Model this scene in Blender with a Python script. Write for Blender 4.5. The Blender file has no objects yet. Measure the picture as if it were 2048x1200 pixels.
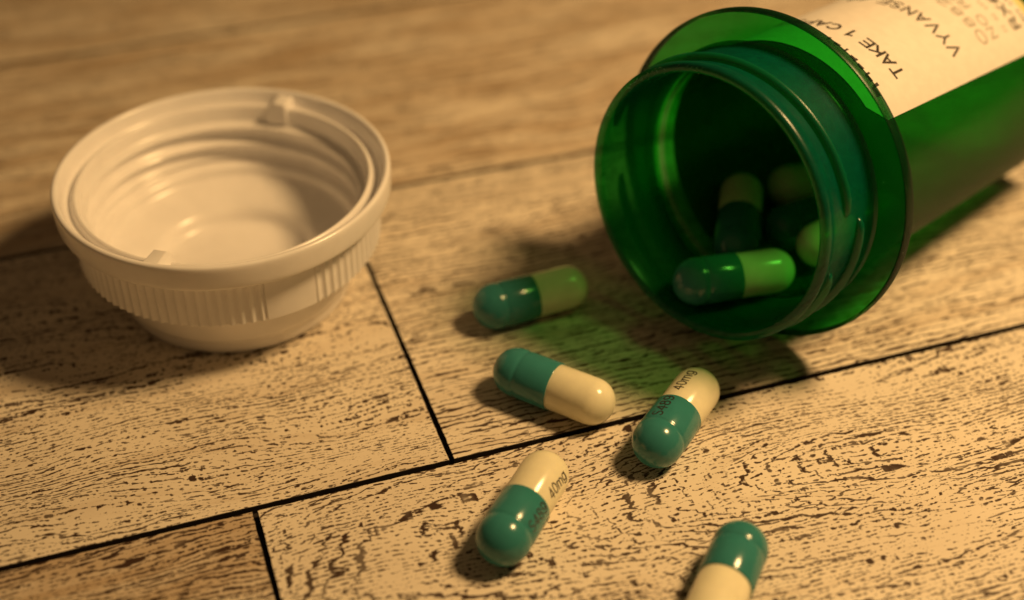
import bpy, bmesh, math, random
from mathutils import Vector, Matrix
import numpy as np

S = bpy.context.scene
COL = S.collection
MM = 0.001
PI = math.pi
rnd = random.Random(7)

# ------------------------------------------------------------------ camera
cam_data = bpy.data.cameras.new("camera")
cam = bpy.data.objects.new("camera", cam_data); COL.objects.link(cam)
cam.location = (0, 0, 0.110)
cam.rotation_euler = (math.radians(52.0), 0, 0)
cam_data.sensor_width = 36.0
cam_data.lens = 48.36
cam_data.clip_start = 0.005
cam_data.clip_end = 10
cam_data.dof.use_dof = True
cam_data.dof.focus_distance = 0.1535
cam_data.dof.aperture_fstop = 10.0
cam_data.dof.aperture_blades = 7
S.camera = cam

# ------------------------------------------------------------------ world, lamp, exposure
W = bpy.data.worlds.new("World"); S.world = W; W.use_nodes = True
W.node_tree.nodes["Background"].inputs[0].default_value = (1.0, 0.57, 0.24, 1)
W.node_tree.nodes["Background"].inputs[1].default_value = 0.06
ld = bpy.data.lights.new("lamp_bulb", 'POINT')
ld.energy = 2.70
ld.color = (1.0, 0.608, 0.244)
ld.shadow_soft_size = 0.026
lamp = bpy.data.objects.new("lamp_bulb", ld); COL.objects.link(lamp)
lamp.location = (0.140, 0.135, 0.213)
S.view_settings.view_transform = 'Standard'
S.view_settings.look = 'None'
S.view_settings.exposure = 0
S.view_settings.gamma = 1
S.cycles.use_denoising = True
S.cycles.max_bounces = 16
S.cycles.diffuse_bounces = 5
S.cycles.glossy_bounces = 5
S.cycles.transmission_bounces = 8
S.cycles.transparent_max_bounces = 48
S.cycles.sample_clamp_indirect = 4

# ------------------------------------------------------------------ helpers
def link(name, me, mat=None, parent=None, label=None, kind=None):
    o = bpy.data.objects.new(name, me); COL.objects.link(o)
    if mat is not None and me is not None:
        me.materials.append(mat)
    if parent is not None: o.parent = parent
    if label: o['label'] = label
    if kind: o['kind'] = kind
    return o

def bm_mesh(name, bm, sharp=40):
    bmesh.ops.recalc_face_normals(bm, faces=bm.faces)
    bmesh.ops.scale(bm, vec=(MM, MM, MM), verts=bm.verts)
    me = bpy.data.meshes.new(name); bm.to_mesh(me); bm.free()
    for p in me.polygons: p.use_smooth = True
    if sharp: me.set_sharp_from_angle(angle=math.radians(sharp))
    return me

def chaikin(pts, it=1, keep_ends=True, closed=False):
    for _ in range(it):
        out = []
        n = len(pts)
        rng = range(n) if closed else range(n - 1)
        if not closed: out.append(pts[0])
        for i in rng:
            a, b = pts[i], pts[(i + 1) % n]
            out.append((a[0]*.75 + b[0]*.25, a[1]*.75 + b[1]*.25))
            out.append((a[0]*.25 + b[0]*.75, a[1]*.25 + b[1]*.75))
        if not closed: out.append(pts[-1])
        pts = out
    return pts

def lathe(prof, seg=96, closed=False, th0=0.0, th1=None, rfun=None):
    """prof: list of (r, z) in mm; closed = ring profile (no axis points)"""
    bm = bmesh.new()
    full = th1 is None
    n = seg if full else seg + 1
    rings = []
    for (r, z) in prof:
        if r < 1e-6:
            rings.append([bm.verts.new((0, 0, z))]); continue
        ring = []
        for i in range(n):
            t = (2*PI*i/seg) if full else th0 + (th1 - th0)*i/seg
            rr = rfun(r, z, t) if rfun else r
            ring.append(bm.verts.new((rr*math.cos(t), rr*math.sin(t), z)))
        rings.append(ring)
    m = len(rings)
    for k in range(m if closed else m - 1):
        A, B = rings[k], rings[(k + 1) % m]
        cnt = seg
        for i in range(cnt):
            j = (i + 1) % n if full else i + 1
            if len(A) == 1 and len(B) == 1: continue
            if len(A) == 1: bm.faces.new((A[0], B[i], B[j]))
            elif len(B) == 1: bm.faces.new((A[i], B[0], A[j]))
            else: bm.faces.new((A[i], B[i], B[j], A[j]))
    if not full and closed:
        bm.faces.new([r[0] for r in rings]); bm.faces.new([r[-1] for r in reversed(rings)])
    return bm

# ---- node helper
class NT:
    def __init__(s, name):
        s.mat = bpy.data.materials.new(name); s.mat.use_nodes = True
        s.t = s.mat.node_tree; s.t.nodes.clear()
        s.out = s.t.nodes.new('ShaderNodeOutputMaterial')
    def n(s, typ, **kw):
        nd = s.t.nodes.new(typ)
        for k, v in kw.items(): setattr(nd, k, v)
        return nd
    def set(s, sock, v):
        if v is None: return
        if hasattr(v, 'is_output'): s.t.links.new(v, sock)
        else: sock.default_value = v
    def math(s, op, a, b=None, c=None, clamp=False):
        nd = s.n('ShaderNodeMath', operation=op, use_clamp=clamp)
        s.set(nd.inputs[0], a); s.set(nd.inputs[1], b)
        if c is not None: s.set(nd.inputs[2], c)
        return nd.outputs[0]
    def smooth(s, x, a, b, lo=0.0, hi=1.0):
        nd = s.n('ShaderNodeMapRange', interpolation_type='SMOOTHSTEP')
        s.set(nd.inputs[0], x); s.set(nd.inputs[1], a); s.set(nd.inputs[2], b); s.set(nd.inputs[3], lo); s.set(nd.inputs[4], hi)
        return nd.outputs[0]
    def comb(s, x, y, z=0.0):
        nd = s.n('ShaderNodeCombineXYZ'); s.set(nd.inputs[0], x); s.set(nd.inputs[1], y); s.set(nd.inputs[2], z)
        return nd.outputs[0]
    def noise(s, vec, scale=1.0, detail=2.0, rough=0.5, dist=0.0):
        nd = s.n('ShaderNodeTexNoise'); s.set(nd.inputs['Vector'], vec)
        nd.inputs['Scale'].default_value = scale; nd.inputs['Detail'].default_value = detail
        nd.inputs['Roughness'].default_value = rough; nd.inputs['Distortion'].default_value = dist
        return nd.outputs['Fac']
    def mix(s, f, a, b):
        nd = s.n('ShaderNodeMix', data_type='RGBA'); s.set(nd.inputs[0], f); s.set(nd.inputs[6], a); s.set(nd.inputs[7], b)
        return nd.outputs[2]
    def bsdf(s, color, rough=0.5, **kw):
        p = s.n('ShaderNodeBsdfPrincipled'); s.set(p.inputs['Base Color'], color); s.set(p.inputs['Roughness'], rough)
        for k, v in kw.items(): s.set(p.inputs[k], v)
        s.t.links.new(p.outputs[0], s.out.inputs[0])
        return p
    def bump(s, p, h, strength=0.3, dist=0.0001):
        b = s.n('ShaderNodeBump'); b.inputs['Strength'].default_value = strength; b.inputs['Distance'].default_value = dist
        s.set(b.inputs['Height'], h); s.t.links.new(b.outputs[0], p.inputs['Normal'])
    def obj_mm(s):
        tc = s.n('ShaderNodeTexCoord')
        v = s.n('ShaderNodeVectorMath', operation='SCALE'); s.t.links.new(tc.outputs['Object'], v.inputs[0]); v.inputs['Scale'].default_value = 1000
        return v.outputs[0]

# ------------------------------------------------------------------ materials
def plank_material(name, seed, y0, tone=0.0, dens=0.0, cath=None, straight=1.0, break_amt=1.0, coarse=1.0, freq=1.15, wiggle=1.0, ink_amt=1.0, fleck=0.08, mott=0.6):
    m = NT(name)
    P = m.obj_mm()
    sp = m.n('ShaderNodeSeparateXYZ'); m.set(sp.inputs[0], P)
    X, Y = sp.outputs[0], sp.outputs[1]
    Xs = m.math('ADD', X, seed*37.3)
    Y0 = m.math('SUBTRACT', Y, y0)
    # grain height field u : contours of u are the grain direction
    low = m.noise(m.comb(m.math('MULTIPLY', Xs, 0.030*coarse), m.math('MULTIPLY', Y, 0.075*coarse), seed*3.1), 1, 1.5, 0.5)
    warp = m.math('MULTIPLY', m.math('SUBTRACT', low, 0.5), 16.0*straight)
    if cath:
        cx, cy, k = cath
        back = m.math('MAXIMUM', m.math('SUBTRACT', cx, X), 0.0)
        back = m.math('MULTIPLY', back, k)
        v = m.math('SUBTRACT', Y, cy)
        rho = m.math('SQRT', m.math('ADD', m.math('MULTIPLY', v, v), m.math('ADD', m.math('MULTIPLY', back, back), 0.6)))
        base = m.math('MULTIPLY', rho, 1.0)
    else:
        base = Y0
    u = m.math('ADD', base, warp)
    wob = m.noise(m.comb(m.math('MULTIPLY', Xs, 0.25), m.math('MULTIPLY', Y, 0.8), seed), 1, 2, 0.55)
    u = m.math('ADD', u, m.math('MULTIPLY', m.math('SUBTRACT', wob, 0.5), 1.5))
    # density map: blank areas, and ring bands that follow u
    D = m.noise(m.comb(m.math('MULTIPLY', Xs, 0.05), m.math('MULTIPLY', u, 0.13), seed + 9), 1, 2, 0.6)
    D2 = m.noise(m.comb(m.math('MULTIPLY', Xs, 0.12), m.math('MULTIPLY', Y, 0.20), seed + 19), 1, 2, 0.5)
    Dm = m.math('ADD', m.math('MULTIPLY', m.math('SUBTRACT', D, 0.5), 0.9), m.math('MULTIPLY', m.math('SUBTRACT', D2, 0.5), 0.9))
    # rows of grain lines: uneven spacing, each line running along u = const
    jit = m.noise(m.comb(m.math('MULTIPLY', Xs, 0.022), m.math('MULTIPLY', u, 0.42), seed + 61), 1, 2, 0.5)
    wig = m.noise(m.comb(m.math('MULTIPLY', Xs, 0.55), m.math('MULTIPLY', u, 0.9), seed + 71), 1, 2, 0.5)
    ph = m.math('ADD', m.math('MULTIPLY', u, freq), m.math('ADD', m.math('MULTIPLY', jit, 1.5), m.math('MULTIPLY', wig, 0.55*wiggle)))
    tri = m.math('MULTIPLY', m.math('ABSOLUTE', m.math('SUBTRACT', m.math('FRACT', ph), 0.5)), 2.0)
    lid = m.math('FLOOR', ph)
    # every line breaks into its own dashes
    d1 = m.noise(m.comb(m.math('MULTIPLY', Xs, 0.92*break_amt), m.math('MULTIPLY', lid, 3.7), m.math('MULTIPLY', u, 0.35)), 1, 2.0, 0.6)
    d2 = m.noise(m.comb(m.math('MULTIPLY', Xs, 0.07), m.math('MULTIPLY', lid, 5.3), seed + 5), 1, 1.5, 0.5)
    d3 = m.noise(m.comb(m.math('MULTIPLY', Xs, 1.3), m.math('MULTIPLY', m.math('ADD', Y, warp), 3.9), seed + 7), 1, 1.6, 0.5)
    ht = m.noise(m.comb(m.math('MULTIPLY', X, 8.0), m.math('MULTIPLY', Y, 8.0), 3), 1, 0, 0.5)
    dith = m.math('MULTIPLY', m.math('SUBTRACT', ht, 0.5), 0.30)
    str_ = m.math('ADD', m.math('ADD', m.math('MULTIPLY', m.math('SUBTRACT', d1, 0.5), 2.6), m.math('MULTIPLY', m.math('SUBTRACT', d2, 0.5), 1.6)), m.math('ADD', Dm, dith))
    wid = m.math('ADD', str_, 0.23 + dens*4)           # line half width, < 0 where the line is broken
    wid = m.math('MINIMUM', m.math('MULTIPLY', wid, 0.70), 0.29)
    k1 = m.smooth(m.math('SUBTRACT', wid, tri), -0.10, 0.12)
    k3 = m.smooth(m.math('ADD', d3, m.math('ADD', m.math('MULTIPLY', Dm, 0.10), m.math('MULTIPLY', dith, 0.4))), 0.675 - dens*0.6, 0.715 - dens*0.6, 0.0, 0.9)
    # second, finer layer: short straight flecks whose density follows the first one
    ph2 = m.math('ADD', m.math('MULTIPLY', m.math('ADD', Y, m.math('MULTIPLY', warp, 0.6)), 1.75), m.math('MULTIPLY', m.noise(m.comb(m.math('MULTIPLY', Xs, 0.40), m.math('MULTIPLY', Y, 0.7), seed + 81), 1, 2, 0.5), 1.7))
    tri2 = m.math('MULTIPLY', m.math('ABSOLUTE', m.math('SUBTRACT', m.math('FRACT', ph2), 0.5)), 2.0)
    e1 = m.noise(m.comb(m.math('MULTIPLY', Xs, 1.15*break_amt), m.math('MULTIPLY', m.math('FLOOR', ph2), 3.1), seed + 91), 1, 1.5, 0.6)
    w2 = m.math('ADD', m.math('MULTIPLY', m.math('SUBTRACT', e1, 0.5), 2.8), m.math('ADD', m.math('MULTIPLY', Dm, 0.8), m.math('ADD', dith, fleck)))
    k2 = m.smooth(m.math('SUBTRACT', m.math('MINIMUM', w2, 0.42), tri2), -0.10, 0.16)
    ink = m.math('MAXIMUM', k1, m.math('MAXIMUM', k2, k3))
    # ink depth varies
    dep = m.noise(m.comb(m.math('MULTIPLY', Xs, 0.3), m.math('MULTIPLY', u, 0.9), seed + 31), 1, 2, 0.5)
    ink = m.math('MULTIPLY', ink, m.math('MULTIPLY', m.smooth(dep, 0.28, 0.55, 0.72, 1.0), ink_amt))
    # soft brown wash
    wsh = m.noise(m.comb(m.math('MULTIPLY', Xs, 0.035), m.math('MULTIPLY', u, 0.33), seed + 13), 1, 4, 0.6)
    wash = m.smooth(wsh, 0.52 - tone*0.35, 0.88 - tone*0.25, 0.0, mott)
    blot = m.noise(m.comb(m.math('MULTIPLY', Xs, 0.05), m.math('MULTIPLY', Y, 0.09), seed + 23), 1, 3, 0.5)
    cream = m.mix(m.smooth(blot, 0.3, 0.7), (0.84, 0.76, 0.63, 1), (0.77, 0.69, 0.57, 1))
    c = m.mix(wash, cream, (0.42, 0.295, 0.175, 1))
    c = m.mix(ink, c, (0.050, 0.026, 0.016, 1))
    p = m.bsdf(c, 0.52)
    p.inputs['Specular IOR Level'].default_value = 0.28
    fine = m.noise(P, 2.5, 2, 0.5)
    m.bump(p, m.math('SUBTRACT', m.math('MULTIPLY', fine, 0.35), ink), 0.25, 0.00006)
    return m.mat

def simple(name, col, rough, bump=0.0, bscale=1.0, **kw):
    m = NT(name)
    P = m.obj_mm()
    n = m.noise(P, 0.35*bscale, 3, 0.6)
    lo = tuple(c*0.93 for c in col[:3]) + (1,)
    c = m.mix(m.smooth(n, 0.3, 0.7), lo, tuple(col[:3]) + (1,))
    p = m.bsdf(c, rough, **kw)
    if bump: m.bump(p, m.noise(P, 1.6*bscale, 3, 0.6), bump, 0.00008)
    return m.mat

MAT_JOINT = simple("joint_black", (0.020, 0.012, 0.008), 0.8)
MAT_CAP = simple("white_plastic", (0.90, 0.885, 0.89), 0.22, 0.10, 0.5)
pc = MAT_CAP.node_tree.nodes['Principled BSDF']
pc.inputs['Subsurface Weight'].default_value = 0.15
pc.inputs['Subsurface Radius'].default_value = (1.0, 0.9, 0.8)
pc.inputs['Subsurface Scale'].default_value = 0.0008
MAT_TEAL = simple("teal_gelatin", (0.040, 0.222, 0.212), 0.17, 0.05, 1.5)
MAT_CREAM = simple("cream_gelatin", (0.90, 0.86, 0.62), 0.18, 0.04, 1.5)
for mm_ in (MAT_TEAL, MAT_CREAM):
    mm_.node_tree.nodes['Principled BSDF'].inputs['Subsurface Weight'].default_value = 0.15
    mm_.node_tree.nodes['Principled BSDF'].inputs['Subsurface Radius'].default_value = (1.0, 0.9, 0.6)
    mm_.node_tree.nodes['Principled BSDF'].inputs['Subsurface Scale'].default_value = 0.0006
    mm_.node_tree.nodes['Principled BSDF'].inputs['IOR'].default_value = 1.5
MAT_INK = simple("black_ink", (0.03, 0.022, 0.018), 0.5)
MAT_CAPSULE_INK = simple("capsule_ink", (0.035, 0.03, 0.026), 0.4)
MAT_GREY_INK = simple("faded_ink", (0.33, 0.30, 0.26), 0.6)
MAT_YELLOW = simple("yellow_print", (0.66, 0.60, 0.26), 0.55)
MAT_PAPER = simple("label_paper", (0.75, 0.715, 0.67), 0.62, 0.12, 2.0)
MAT_DUST = simple("dust", (0.75, 0.72, 0.62), 0.8)

def green_plastic(haze=0.15, t0=0.05, t1=0.5, dcol=(0.0, 0.16, 0.10, 1)):
    m = NT("green_translucent_plastic")
    P = m.obj_mm()
    geo = m.n('ShaderNodeNewGeometry')
    dp = m.n('ShaderNodeVectorMath', operation='DOT_PRODUCT')
    m.t.links.new(geo.outputs['Normal'], dp.inputs[0]); m.t.links.new(geo.outputs['Incoming'], dp.inputs[1])
    c = m.math('ABSOLUTE', dp.outputs['Value'])
    inv = m.math('POWER', m.math('SUBTRACT', 1.0, c, clamp=True), 5.0)
    F = m.math('ADD', m.math('MULTIPLY', inv, 0.12), 0.034)
    F = m.math('MULTIPLY', F, m.math('SUBTRACT', 1.0, m.math('MULTIPLY', geo.outputs['Backfacing'], 0.75)))
    tr = m.n('ShaderNodeBsdfTransparent'); edge_shade = m.smooth(c, t0, t1, 0.08, 1.0); m.set(tr.inputs[0], m.comb(edge_shade, edge_shade, edge_shade))  # see-through colour darkened at grazing angles, standing in for light lost to refraction
    gl = m.n('ShaderNodeBsdfGlossy'); gl.inputs['Roughness'].default_value = 0.27; gl.inputs['Color'].default_value = (1, 1, 1, 1)
    sm = m.noise(P, 0.8, 4, 0.65)
    b = m.n('ShaderNodeBump'); b.inputs['Strength'].default_value = 0.18; b.inputs['Distance'].default_value = 0.00012
    m.set(b.inputs['Height'], sm); m.t.links.new(b.outputs[0], gl.inputs['Normal'])
    df = m.n('ShaderNodeBsdfDiffuse'); df.inputs['Color'].default_value = dcol
    ts = m.n('ShaderNodeBsdfTranslucent'); ts.inputs['Color'].default_value = (0.0, 0.40, 0.10, 1)
    md = m.n('ShaderNodeMixShader'); md.inputs[0].default_value = 0.35
    m.t.links.new(df.outputs[0], md.inputs[1]); m.t.links.new(ts.outputs[0], md.inputs[2])
    m1 = m.n('ShaderNodeMixShader')
    m.set(m1.inputs[0], m.smooth(sm, 0.3, 0.75, haze*0.85, haze*1.15))
    m.t.links.new(tr.outputs[0], m1.inputs[1]); m.t.links.new(md.outputs[0], m1.inputs[2])
    m2 = m.n('ShaderNodeMixShader'); m.set(m2.inputs[0], F)
    m.t.links.new(m1.outputs[0], m2.inputs[1]); m.t.links.new(gl.outputs[0], m2.inputs[2])
    m.t.links.new(m2.outputs[0], m.out.inputs['Surface'])
    va = m.n('ShaderNodeVolumeAbsorption'); va.inputs['Color'].default_value = (0.07, 0.855, 0.24, 1); va.inputs['Density'].default_value = 2900
    m.t.links.new(va.outputs[0], m.out.inputs['Volume'])
    return m.mat
MAT_GREEN = green_plastic(0.21, dcol=(0.02, 0.34, 0.03, 1))
MAT_GREEN_FLANGE = green_plastic(0.16)
MAT_GREEN_RIM_SHADED = green_plastic(0.25, 0.3, 0.9, (0.0, 0.06, 0.02, 1))  # same plastic, with the dark edge of bent-away light put into its colour
MAT_GREEN_NECK = green_plastic(0.50)

# ------------------------------------------------------------------ floor of planks
ANG = math.radians(18.8)
JX1, JX2 = 29.5, 6.95      # joints seen in the photo, along the boards
ROW = 56.6; A0 = 107.4
floor_bm = bmesh.new()
bmesh.ops.create_grid(floor_bm, x_segments=1, y_segments=1, size=1)
for v in floor_bm.verts: v.co = Vector((120 + v.co.x*420, 200 + v.co.y*330, -1.1))
ret = bmesh.ops.extrude_face_region(floor_bm, geom=floor_bm.faces[:])
for g in ret['geom']:
    if isinstance(g, bmesh.types.BMVert): g.co.z -= 6
floor = link("floor", bm_mesh("floor", floor_bm), MAT_JOINT, None, kind='structure')
floor.rotation_euler = (0, 0, ANG)
floor['label'] = "floor of pale wood-print planks with black joints"

def plank(x0, x1, y0, y1, mat, label=None, near=False):
    g = 0.26; gy = 0.34; bv = 0.05
    x0 += g; x1 -= g; y0 += gy; y1 -= gy
    def run(a, b, step):
        k = max(1, int((b - a).length/step)) if near else 1
        out = []
        for i in range(k):
            p = a.lerp(b, i/k)
            if near and i > 0:
                d = (b - a).normalized(); p = p + Vector((-d.y, d.x))*abs(rnd.gauss(0, 0.035))
            out.append(p)
        return out
    C4 = [Vector((x0, y0)), Vector((x1, y0)), Vector((x1, y1)), Vector((x0, y1))]
    loop = []
    for i in range(4): loop += run(C4[i], C4[(i+1) % 4], 0.9)
    bm = bmesh.new(); k = len(loop)
    cx_, cy_ = (x0 + x1)/2, (y0 + y1)/2
    def inset(p): return (p.x + (bv if p.x < cx_ - 0.5*(x1-x0) + 1 else (-bv if p.x > cx_ + 0.5*(x1-x0) - 1 else 0)),
                          p.y + (bv if p.y < y0 + 1 else (-bv if p.y > y1 - 1 else 0)))
    top = [bm.verts.new((*inset(p), 0)) for p in loop]
    mid = [bm.verts.new((p.x, p.y, -bv)) for p in loop]
    bot = [bm.verts.new((p.x, p.y, -1.09)) for p in loop]
    bm.faces.new(top)
    for A, B in ((mid, top), (bot, mid)):
        for i in range(k): bm.faces.new((A[i], A[(i+1) % k], B[(i+1) % k], B[i]))
    bm.faces.new(bot[::-1])
    me = bm_mesh("plank", bm, 20)
    for p in me.polygons:
        if p.normal.z > 0.99: p.use_smooth = False
    o = link("plank", me, mat, floor, label)
    me.materials.append(MAT_JOINT)
    for p in me.polygons:
        if p.normal.z < 0.9: p.material_index = 1      # cut edges are black
    return o

rowmats = {
    1: [plank_material("plank_print", 1.0, 60, tone=0.95, dens=0.020, break_amt=1.2, straight=0.5, fleck=0.25, mott=0.8),
        plank_material("plank_print", 2.0, 80, tone=0.0, dens=-0.008, cath=(78.0, 93.0, 0.27), straight=0.75, break_amt=1.3, wiggle=1.3, fleck=0.12)],
    2: [plank_material("plank_print", 3.0, 120, tone=0.15, dens=-0.018, break_amt=1.35, straight=0.85, wiggle=1.4, fleck=0.06),
        plank_material("plank_print", 4.0, 120, tone=0.25, dens=0.050, break_amt=0.50, straight=0.25, wiggle=0.7, fleck=-0.12)],
    3: [plank_material("plank_print", 5.0, 190, tone=0.70, dens=0.0, break_amt=0.30, straight=0.5, wiggle=0.7, ink_amt=0.7, freq=0.8, fleck=-0.1, mott=0.85)],
    4: [plank_material("plank_print", 6.0, 240, tone=0.70, dens=0.0, break_amt=0.30, straight=0.5, wiggle=0.7, ink_amt=0.7, freq=0.8, fleck=-0.1, mott=0.85)],
}
L_ = 305.0
joints = {-1: -60, 0: 150.0, 1: JX2, 2: JX1, 3: -150.0, 4: 190.0, 5: -40.0, 6: 120.0, 7: 10.0}
LAB = {(1, 0): "browner plank at bottom left corner", (1, 1): "wide pale plank with swirling grain under the loose capsules",
       (2, 0): "pale dotted plank in front of the cap", (2, 1): "straight-grained plank under the bottle mouth"}
for r, j in joints.items():
    y0 = A0 + ROW*(r - 2); y1 = y0 + ROW
    xs = [j - L_, j, j + L_]
    if j - L_ > -200: xs = [j - 2*L_] + xs
    xs = [max(-290, min(530, x)) for x in xs]
    if xs[-1] < 520: xs.append(530)
    for i in range(len(xs) - 1):
        if xs[i+1] - xs[i] < 3: continue
        ms = rowmats.get(r, rowmats[3])
        side = 0 if xs[i] < j - 1 else 1
        mt = ms[side % len(ms)]
        plank(xs[i], xs[i+1], y0, y1, mt, LAB.get((r, side)) if abs(xs[i+1] - j) < 1 or abs(xs[i] - j) < 1 else None,
              near=(r in (1, 2) and (abs(xs[i+1] - j) < 1 or abs(xs[i] - j) < 1)))

# ------------------------------------------------------------------ text
def arc(cx, cy, rx, ry, a0, a1, n=12):
    return [(cx + rx*math.cos(math.radians(a0 + (a1 - a0)*i/n)), cy + ry*math.sin(math.radians(a0 + (a1 - a0)*i/n))) for i in range(n + 1)]
# plain sans-serif strokes in a box 0..w x 0..1 : (width, [polylines])
S_ = arc(.33, .75, .27, .25, 35, 270, 12) + arc(.33, .25, .29, .25, 90, -145, 12)
GL = {
 'T': (.70, [[(0, 1), (.70, 1)], [(.35, 1), (.35, 0)]]),
 'A': (.74, [[(0, 0), (.37, 1), (.74, 0)], [(.14, .34), (.60, .34)]]),
 'K': (.66, [[(0, 0), (0, 1)], [(.64, 1), (0, .36)], [(.24, .60), (.68, 0)]]),
 'E': (.60, [[(.60, 0), (0, 0), (0, 1), (.58, 1)], [(0, .53), (.54, .53)]]),
 'F': (.56, [[(0, 0), (0, 1), (.56, 1)], [(0, .50), (.48, .50)]]),
 'L': (.52, [[(0, 1), (0, 0), (.52, 0)]]),
 'I': (.06, [[(.03, 0), (.03, 1)]]),
 '1': (.40, [[(.04, .76), (.20, .84), (.32, 1), (.32, 0)]]),
 'C': (.72, [arc(.40, .50, .38, .50, 45, 315, 20)]),
 'P': (.62, [[(0, 0), (0, 1), (.33, 1)] + arc(.34, .72, .26, .28, 90, -90, 10) + [(0, .44)]]),
 'R': (.68, [[(0, 0), (0, 1), (.35, 1)] + arc(.36, .73, .26, .27, 90, -90, 10) + [(0, .46)], [(.34, .46), (.68, 0)]]),
 'S': (.62, [S_]),
 'U': (.66, [[(0, 1), (0, .32)] + arc(.33, .32, .33, .32, 180, 360, 12) + [(.66, 1)]]),
 'V': (.72, [[(0, 1), (.36, 0), (.72, 1)]]),
 'Y': (.72, [[(0, 1), (.36, .46), (.72, 1)], [(.36, .46), (.36, 0)]]),
 'N': (.66, [[(0, 0), (0, 1), (.66, 0), (.66, 1)]]),
 'X': (.70, [[(0, 1), (.70, 0)], [(0, 0), (.70, 1)]]),
 'O': (.80, [arc(.40, .50, .39, .50, 0, 360, 24)]),
 '0': (.58, [arc(.29, .50, .28, .50, 0, 360, 24)]),
 '2': (.58, [arc(.29, .72, .27, .28, 165, -35, 10) + [(.02, 0), (.58, 0)]]),
 '4': (.62, [[(.46, 0), (.46, 1), (0, .30), (.62, .30)]]),
 '8': (.58, [arc(.29, .76, .23, .24, 0, 360, 18), arc(.29, .27, .28, .27, 0, 360, 18)]),
 '9': (.58, [arc(.29, .70, .27, .30, 0, 360, 18), [(.56, .70)] + arc(.27, .38, .29, .38, 10, -140, 10)]),
 '#': (.62, [[(.10, 0), (.24, 1)], [(.38, 0), (.52, 1)], [(0, .68), (.62, .68)], [(0, .32), (.60, .32)]]),
 'm': (.86, [[(0, 0), (0, .70)], arc(.215, .48, .215, .22, 180, 0, 8) + [(.43, 0)], arc(.645, .48, .215, .22, 180, 0, 8) + [(.86, 0)]]),
 'g': (.54, [arc(.27, .36, .26, .34, 0, 360, 18), [(.54, .70), (.54, 0)] + arc(.28, -.02, .26, .24, 0, -150, 8)]),
 ' ': (.30, []),
}
def text_mesh(s, w, h, step=0.15, bold=0.0, spacing=1.0):
    """flat sans-serif text fitted in a w x h mm box, centred on the origin; bold = stroke width / letter height"""
    sw = bold or 0.12
    x = 0.0; lines = []
    for ch in s:
        gw, pl = GL[ch]
        for p in pl: lines.append([(a + x, b_) for a, b_ in p])
        x += gw + 0.24*spacing
    tw = x - 0.24*spacing
    kx, ky = w/tw, h
    bm = bmesh.new(); lift = 0.0
    for p in lines:
        q = [Vector((a*kx - w/2, b_*ky - h/2)) for a, b_ in p]
        hw = sw*h/2
        # subdivide so that it can follow the curve of what it is printed on
        r = [q[0]]
        for a, b_ in zip(q, q[1:]):
            k = max(1, int((b_ - a).length/step))
            r += [a.lerp(b_, i/k) for i in range(1, k + 1)]
        closed = (r[0] - r[-1]).length < 1e-4
        L = []; R = []
        for i, c in enumerate(r):
            d0 = (c - r[i-1]).normalized() if i else ((c - r[-2]).normalized() if closed else (r[1] - c).normalized())
            d1 = (r[i+1] - c).normalized() if i < len(r) - 1 else ((r[1] - c).normalized() if closed else d0)
            n0 = Vector((-d0.y, d0.x)); n1 = Vector((-d1.y, d1.x)); nn = n0 + n1
            if nn.length < 1e-3: nn = n0
            nn.normalize(); m_ = hw/max(0.45, nn.dot(n0))
            cc = c
            if not closed and i == 0: cc = c - d1*hw*0.9
            if not closed and i == len(r) - 1: cc = c + d0*hw*0.9
            L.append(bm.verts.new((cc.x + nn.x*m_, cc.y + nn.y*m_, lift))); R.append(bm.verts.new((cc.x - nn.x*m_, cc.y - nn.y*m_, lift)))
        for i in range(len(r) - 1): bm.faces.new((L[i], R[i], R[i+1], L[i+1]))
        lift += 0.0012
    return bm

def done_flat(name, bm):
    bmesh.ops.scale(bm, vec=(MM, MM, MM), verts=bm.verts)
    me = bpy.data.meshes.new(name); bm.to_mesh(me); bm.free()
    return me

# ------------------------------------------------------------------ capsules
HALF = 4.95; RT, RC = 2.95, 2.80
def dome_profile(r, x_end, x_open, groove=False):
    """profile (radius, x): dome at x_end side, open lip at x_open"""
    pts = [(0, x_end - r)]
    for i in range(1, 13):
        a = PI/2*i/12
        pts.append((r*math.sin(a), x_end - r*math.cos(a)))
    if groove:
        for dx, dr in ((0.35, 0.0), (0.55, -0.05), (0.75, -0.13), (0.95, -0.05), (1.15, 0.0)):
            pts.append((r + dr, x_end + dx))
    pts.append((r - 0.01, x_open - 0.08)); pts.append((r - 0.05, x_open))
    return pts
teal_prof = dome_profile(RT, -HALF, 0.18, True) + [(RC - 0.05, 0.18)]
cream_prof = [(r, -x) for (r, x) in dome_profile(RC, -HALF, 0.3)]   # mirrored, goes from +x end to opening
def lathe_x(prof):
    bm = lathe(prof, 56)
    bmesh.ops.rotate(bm, verts=bm.verts, matrix=Matrix.Rotation(PI/2, 3, 'Y'))   # z -> x
    return bm
teal_me = bm_mesh("capsule_cap", lathe_x(teal_prof), 50); teal_me.materials.append(MAT_TEAL)
cream_me = bm_mesh("capsule_body", lathe_x(cream_prof), 50); cream_me.materials.append(MAT_CREAM)

def wrap_capsule(bm, xoff, roll, R):
    # text x runs along capsule +x ; text y runs around the girth
    for v in bm.verts:
        x, y = v.co.x + xoff, v.co.y
        rr = R
        if x > HALF: rr = math.sqrt(max(0.1, RC*RC - (x - HALF)**2)) + 0.015
        t = roll + y/R; rr += v.co.z
        v.co = Vector((x, -rr*math.sin(t)*-1, rr*math.cos(t)))
    return bm

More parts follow.
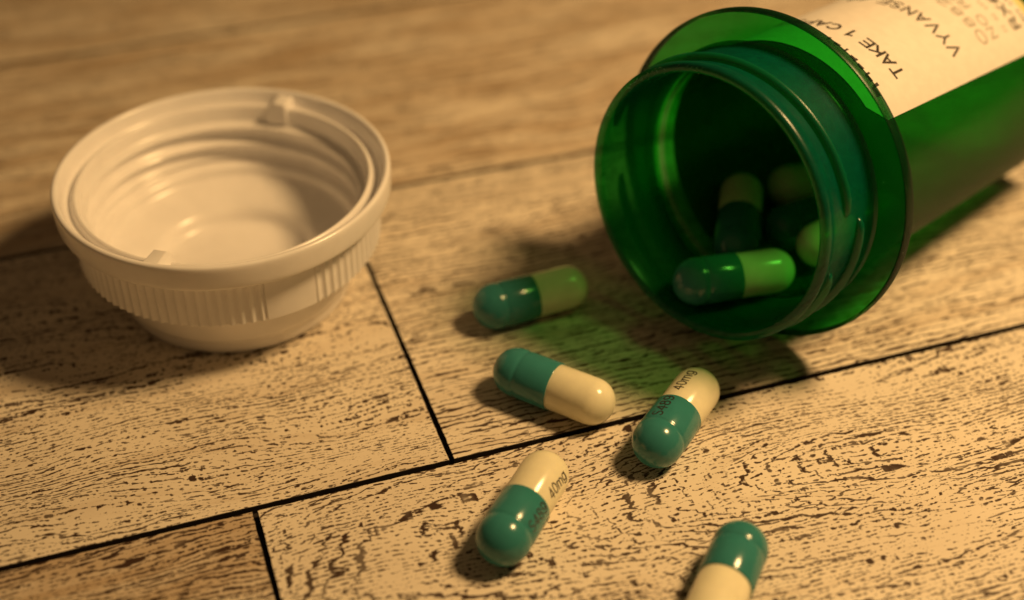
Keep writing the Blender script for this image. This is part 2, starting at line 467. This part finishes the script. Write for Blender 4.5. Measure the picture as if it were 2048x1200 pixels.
def capsule(p0, p1, label, group, roll=None, seed=0):
    """p0 = centre of the teal end sphere, p1 = towards the cream end (world mm)"""
    p0, p1 = Vector(p0), Vector(p1)
    d = (p1 - p0).normalized()
    ctr = p0 + d*HALF
    side = Vector((0, 0, 1)).cross(d).normalized(); up = d.cross(side)
    R3 = Matrix((d, side, up)).transposed()
    root = bpy.data.objects.new("capsule", None); COL.objects.link(root)
    root.empty_display_size = 0.003
    base = ctr - up*RT
    root.matrix_world = Matrix.Translation(base*MM) @ R3.to_4x4()
    root['label'] = label; root['category'] = "capsule"; root['group'] = group
    a = link("capsule_cap", teal_me, None, root); b = link("capsule_body", cream_me, None, root)
    for o in (a, b): o.location = (0, 0, RT*MM)
    if roll is not None:
        for s, w, h, xo, R in (("S489", 3.6, 1.25, -2.0, RT + 0.015), ("40mg", 3.6, 1.25, 3.2, RC + 0.015)):
            bm = wrap_capsule(text_mesh(s, w, h, 0.3), xo, roll, R)
            o = link("printed_text", done_flat("printed_text", bm), MAT_CAPSULE_INK, root); o.location = (0, 0, RT*MM)
    return root

def F3(px, py, z):  # point on the plane z (mm) seen at photo pixel: only used to read positions off the photo
    f = 2751.0; P_ = math.radians(38)
    r = Vector(((px-1024)/f, math.cos(P_) - (py-600)/f*math.sin(P_), -math.sin(P_) - (py-600)/f*math.cos(P_)))
    return Vector((0, 0, 110)) + r*((z-110)/r.z)

G1 = "capsules spilled on the planks"; G2 = "capsules still inside the bottle"
capsule(F3(991, 612, 2.95), F3(1128, 576, 2.95), "teal and cream capsule farthest back on the planks, just left of the bottle mouth", G1)
capsule(F3(1035, 745, 2.95), F3(1178, 800, 2.95), "capsule pointing its cream end to the lower right, alone between cap and bottle", G1)
capsule(F3(1316, 884, 2.95), F3(1388, 787, 2.95), "capsule lying across the long black joint with crisp S489 and 40mg print", G1, roll=math.radians(20))
capsule(F3(1008, 1076, 2.95), F3(1085, 955, 2.95), "capsule in front of the plank corner with blurred print on its right flank", G1, roll=math.radians(-60))
capsule(F3(1479, 1098, 2.95), F3(1434, 1203, 2.95), "capsule at the bottom edge of the photo with teal end pointing away", G1)
capsule((22.5, 133.6, 8.5), (31.6, 135.9, 8.3), "brightly green-lit capsule lying crosswise in the bottle mouth", G2)
capsule((28.3, 140.7, 8.9), (30.0, 150.2, 10.1), "capsule inside the bottle with dark teal end toward us, behind the crosswise one", G2)
capsule((35.5, 146.0, 7.9), (43.6, 151.0, 7.6), "dark teal end of a capsule deep in the bottle beside the neck edge", G2)
capsule((45.6, 158.6, 7.2), (36.3, 153.9, 9.0), "dim olive capsule lying farthest back inside the bottle", G2)
capsule((46.8, 145.0, 10.8), (38.6, 140.1, 9.5), "capsule inside the bottle showing only a round cream end at the neck edge", G2)

# ------------------------------------------------------------------ green bottle
n_ = Vector((-0.70379, -0.70500, 0.08745)).normalized()
u_ = n_.cross(Vector((0, 0, 1))).normalized(); v_ = u_.cross(n_)
BC = Vector((28.93, 138.28, 20.30))
bottle = bpy.data.objects.new("pill_bottle", None); COL.objects.link(bottle); bottle.empty_display_size = 0.01
LB = 55.0
Rb = Matrix((v_, u_, n_)).transposed()
bottle.matrix_world = Matrix.Translation((BC - n_*LB)*MM) @ Rb.to_4x4()
bottle['label'] = "green translucent pill bottle lying open on its side with a white printed label"
bottle['category'] = "pill bottle"
def toB(bm):      # profiles are written with z = distance from the flange face; shift to bottle base
    bmesh.ops.translate(bm, verts=bm.verts, vec=(0, 0, LB)); return bm

body_p = [(0, -54.0), (11, -54.0), (13.2, -54.4), (13.6, -55), (14.6, -55), (15.3, -54.6), (15.6, -53.8), (15.6, -30), (15.6, -2.3), (15.6, -1.42),
          (14.75, -1.42), (14.7, -30), (14.6, -51.5), (14.0, -52.7), (12.5, -53.0), (0, -53.0)]
link("body", bm_mesh("body", toB(lathe(body_p, 160))), MAT_GREEN, bottle)
flange_p = [(15.2, -1.38), (20.02, -1.38), (20.02, -0.12), (15.2, -0.12)]
link("flange", bm_mesh("flange", toB(lathe(flange_p, 200, closed=True))), MAT_GREEN_FLANGE, bottle)
rim_p = chaikin([(20.04, -1.45), (20.36, -1.5), (20.43, -0.8), (20.36, -0.05), (20.2, 0.0), (20.04, -0.06)], 1, closed=True)
link("flange_rim", bm_mesh("flange_rim", toB(lathe(rim_p, 200, closed=True))), MAT_GREEN_RIM_SHADED, bottle)
neck_p = chaikin([(16.9, -0.08), (16.5, 0.35), (16.35, 0.9), (16.3, 3.0), (16.3, 6.0), (16.35, 8.4), (16.75, 8.9), (16.9, 9.6), (16.7, 10.05), (16.2, 10.2), (15.75, 10.05),
          (15.6, 9.4), (15.6, 5), (15.5, 1.0), (15.2, -0.08)], 1, closed=True)
link("neck", bm_mesh("neck", toB(lathe(neck_p, 200, closed=True)), 60), MAT_GREEN_NECK, bottle)

def helix_thread(t0, t1, s0, s1, R=16.32, w=1.1, h=0.85, seg=90):
    bm = bmesh.new(); rings = []
    for i in range(seg + 1):
        f_ = i/seg; t = t0 + (t1 - t0)*f_; s = s0 + (s1 - s0)*f_
        e = min(1.0, min(f_, 1 - f_)*14); e = math.sqrt(max(0.0025, 1 - (1 - e)**2))
        ring = []
        for k in range(9):
            a = PI*k/8
            rr = R + h*e*math.sin(a); ss = s - w/2*math.cos(a)*(0.55 + 0.45*e)
            ring.append(bm.verts.new((rr*math.cos(t), rr*math.sin(t), ss)))
        rings.append(ring)
    for A, B in zip(rings, rings[1:]):
        for k in range(9): bm.faces.new((A[k], A[(k+1) % 9], B[(k+1) % 9], B[k]))
    bm.faces.new(rings[0]); bm.faces.new(rings[-1][::-1])
    return bm
D = math.radians
for (a, b, s0, s1) in ((-75, 80, 5.6, 7.3), (105, 262, 5.4, 7.2), (-200, -78, 3.0, 3.2)):
    link("thread", bm_mesh("thread", toB(helix_thread(D(a), D(b), s0, s1)), 60), MAT_GREEN_NECK, bottle)

# label : sheet wrapped on the body
def label_edge(s): return -48.4 + (-6.7 - s)*(-0.092)
RL = 15.66
def wrap_label(s, th, r=RL): return Vector((r*math.cos(D(th)), r*math.sin(D(th)), s + LB))
bm = bmesh.new(); NI, NJ = 100, 16
grid = {}
for lay, r in ((0, RL), (1, RL + 0.09)):
    for i in range(NI + 1):
        for j in range(NJ + 1):
            s = -4.2 - (44.6 - 4.2)*j/NJ
            e0 = label_edge(s) + (0 if s < -6.6 else (2.4 - math.sqrt(max(0, 2.4**2 - (s + 6.6)**2)))/RL*180/PI); th = e0 + (168 - e0)*i/NI
            grid[lay, i, j] = bm.verts.new(wrap_label(s, th, r))
for i in range(NI):
    for j in range(NJ):
        bm.faces.new([grid[1, a, b] for a, b in ((i, j), (i+1, j), (i+1, j+1), (i, j+1))])
        bm.faces.new([grid[0, a, b] for a, b in ((i, j), (i, j+1), (i+1, j+1), (i+1, j))])
def side(seq):
    for (a, b), (c, d) in zip(seq, seq[1:]): bm.faces.new((grid[0, a, b], grid[0, c, d], grid[1, c, d], grid[1, a, b]))
side([(i, 0) for i in range(NI + 1)]); side([(i, NJ) for i in range(NI + 1)][::-1])
side([(0, j) for j in range(NJ + 1)][::-1]); side([(NI, j) for j in range(NJ + 1)])
label = link("label", bm_mesh("label", bm, 50), MAT_PAPER, bottle, "white paper pharmacy label with black and faded grey print")
RT_ = RL + 0.105
def label_text(s, th0, th1, s_top, s_bot, mat, bold=0.0, spacing=1.0):
    R = RT_; w = D(th1 - th0)*R; h = abs(s_bot - s_top)
    b = text_mesh(s, w, h, 0.6, bold, spacing)
    tm, sm = (th0 + th1)/2, (s_top + s_bot)/2
    for v in b.verts:
        th = D(tm) + v.co.x/R; rr = R + v.co.z
        v.co = Vector((rr*math.cos(th), rr*math.sin(th), sm + v.co.y + LB))
    return link("printed_text", done_flat("printed_text", b), mat, label)
label_text("TAKE 1 CAPSULE", -34.3, 40.0, -12.1, -13.9, MAT_INK, 0.19)
label_text("VYVANSE 40", -37.0, 24.0, -24.2, -26.2, MAT_INK, 0.15, 1.3)
label_text("O8824", -38.5, 0.0, -31.0, -32.5, MAT_GREY_INK, 0.17)
label_text("NO REFILLS", -38.0, 20.0, -33.6, -35.0, MAT_GREY_INK, 0.17)
label_text("RX#", -38.5, -18.0, -39.1, -40.7, MAT_INK, 0.20, 1.2)
# illegible small print: rows of tiny strokes
def strokes(rows, mat):
    b = bmesh.new()
    for (sc, hgt, t0, t1, pitch) in rows:
        t = t0
        while t < t1:
            wdt = pitch*rnd.uniform(0.35, 0.75)
            q = [wrap_label(sc + a*hgt*rnd.uniform(0.8, 1), t + bb*wdt, RT_) for a, bb in ((-.5, 0), (.5, 0), (.5, 1), (-.5, 1))]
            b.faces.new([b.verts.new(p) for p in q])
            t += pitch*rnd.choice((1, 1, 1, 1.9))
    return link("small_print", done_flat("small_print", b), mat, label, kind='stuff')
strokes([(-37.1, 0.5, -38, 25, 2.4)], MAT_GREY_INK)
strokes([(-42.2, 0.6, -40, 25, 2.6)], MAT_INK)
# the line cut off by the flange
b = bmesh.new(); t = -37.5
for t0, w, s0, s1 in ((-38.0, 1.2, -6.9, -7.35), (-36.9, 3.4, -7.0, -7.3), (-33.9, 1.4, -7.5, -8.2), (-31.0, 3.8, -7.6, -7.8), (-27.6, .9, -7.8, -8.3),
                      (-24.4, 2.9, -7.9, -8.15), (-19.6, 1.0, -8.1, -8.6), (-18.7, 2.4, -8.3, -8.5), (-13, .9, -8.5, -9.1), (-9.2, 2.8, -8.8, -9.0), (-3.0, 1.0, -9.0, -9.5)):
    q = [wrap_label(s, tt, RT_) for s, tt in ((s0, t0), (s0, t0 + w), (s1 - .35, t0 + w*1.25), (s1 - .35, t0))]
    b.faces.new([b.verts.new(p) for p in q])
link("print_mark", done_flat("print_mark", b), MAT_INK, label)
# yellow printed stripe at the label's far end
b = bmesh.new(); prev = None
for i in range(60):
    th = label_edge(-44) + 0.15 + (160 - label_edge(-44))*i/59
    cur = [b.verts.new(wrap_label(-43.1, th, RT_)), b.verts.new(wrap_label(-44.55, th, RT_))]
    if prev: b.faces.new((prev[0], cur[0], cur[1], prev[1]))
    prev = cur
link("printed_stripe", done_flat("printed_stripe", b), MAT_YELLOW, label)

# dust and burrs caught on lip and flange
b = bmesh.new()
def speck(R, th, s, size):
    c_ = Vector((R*math.cos(D(th)), R*math.sin(D(th)), s + LB))
    vs = [b.verts.new(c_ + Vector([rnd.gauss(0, size) for _ in range(3)])) for _ in range(4)]
    for f_ in ((0, 1, 2), (0, 2, 3), (0, 3, 1), (1, 3, 2)): b.faces.new([vs[i] for i in f_])
for _ in range(90): speck(16.3 + rnd.uniform(-.25, .3), rnd.uniform(10, 75), 10.08 + rnd.uniform(-.15, .03), rnd.choice((0.02, .03, .05)))
for _ in range(40): speck(15.75, rnd.uniform(-60, 60), 10.03, 0.025)
for _ in range(26): speck(20.44, rnd.gauss(-112, 9), rnd.uniform(-1.9, -.1), rnd.choice((.015, .02, .03, .06)))
for _ in range(30): speck(rnd.uniform(16.6, 20), rnd.uniform(-170, 60), -0.1, 0.025)
link("dust", bm_mesh("dust", b, None), MAT_DUST, bottle, kind='stuff')

# ------------------------------------------------------------------ white cap, upside down
cap = bpy.data.objects.new("bottle_cap", None); COL.objects.link(cap); cap.empty_display_size = 0.01
cap.location = (-35.82*MM, 144.08*MM, 0)
cap['label'] = "white plastic bottle cap lying upside down and open beside the bottle"; cap['category'] = "bottle cap"
outer = chaikin([(12.4, .35), (13.0, 0), (13.8, 0), (14.4, .4), (14.75, 1.6), (14.8, 2.3), (15.3, 2.7), (15.9, 5.0), (16.5, 7.4), (17.0, 7.9), (18.4, 8.05), (18.4, 14.5)], 1)
rim = chaikin([(18.4, 14.58), (20.4, 14.62), (20.66, 14.9), (20.74, 16.5), (20.72, 17.7), (20.5, 18.0), (20.15, 18.02), (19.85, 17.75), (19.45, 16.3), (19.2, 15.95), (18.7, 15.9),
       (18.5, 16.2), (18.35, 16.65), (18.0, 16.75), (17.75, 16.45), (17.65, 15.4)], 2)
inner = [(17.6, 15.2 - 0.16*i) for i in range(1, 38)]
bottom = chaikin([(17.4, 9.1), (17.1, 8.6), (16.3, 8.3), (15.9, 7.9), (15.8, 7.2), (15.2, 6.7), (13.4, 6.0), (11.8, 5.4), (10.9, 5.0), (10.4, 4.4), (10.1, 3.5), (9.5, 3.1), (8.4, 3.0), (4, 3.1)], 2)
prof = [(0, .35)] + outer + rim + inner + bottom + [(0, 3.15)]
def cap_r(r, z, t):
    if 17.3 < r < 17.62 and 8.6 < z < 15.3:
        pitch = 2.55
        dz = ((z - 13.9 - pitch*(t - PI/2)/(2*PI) + pitch/2) % pitch) - pitch/2
        mask = max(0, min(1, (z - 8.9)/0.8))*max(0, min(1, (15.1 - z)/0.8))
        return r - 1.0*math.exp(-(dz/0.46)**2)*mask - 0.25*(15.2 - z)/6
    return r
link("shell", bm_mesh("shell", lathe(prof, 220, rfun=cap_r), 55), MAT_CAP, cap)
# grip band with fine ribs and plain stretches
NR = 98
def rib_r(r, z, t):
    deg = math.degrees(t) % 120
    plain = 52.0 < deg < 71.0 or False
    deg2 = (math.degrees(t) + 360 - (-58.4)) % 120
    plain = deg2 < 9.6 or deg2 > 110.4
    if plain or r < 18.55: return r
    c_ = 0.5 + 0.5*math.cos(t*NR)
    return r - 0.26*(1 - c_**1.6)
band_p = [(18.42, 8.0), (18.7, 8.02), (19.0, 8.25), (19.02, 11), (19.05, 14.56), (18.42, 14.56)]
link("grip_band", bm_mesh("grip_band", lathe(band_p, NR*12, closed=True, rfun=rib_r), 45), MAT_CAP, cap)
for a in (75.7, -103.6):
    bm = bmesh.new()
    P = []
    for (r0, dz) in ((17.15, 0), (19.75, 0)):
        row = []
        for (dt, z) in ((-4.6, 14.6), (-4.4, 17.3), (-4.0, 17.6), (1.2, 17.6), (2.9, 17.25), (4.4, 16.3), (5.2, 14.6)):
            t = D(a + dt); row.append(bm.verts.new((r0*math.cos(t), r0*math.sin(t), z)))
        P.append(row)
    k = len(P[0])
    for i in range(k): bm.faces.new((P[0][i], P[0][(i+1) % k], P[1][(i+1) % k], P[1][i]))
    bm.faces.new(P[0]); bm.faces.new(P[1][::-1])
    bmesh.ops.recalc_face_normals(bm, faces=bm.faces)
    bmesh.ops.bevel(bm, geom=bm.edges[:], offset=0.12, segments=2, affect='EDGES', profile=0.6)
    link("locking_lug", bm_mesh("locking_lug", bm, 40), MAT_CAP, cap)
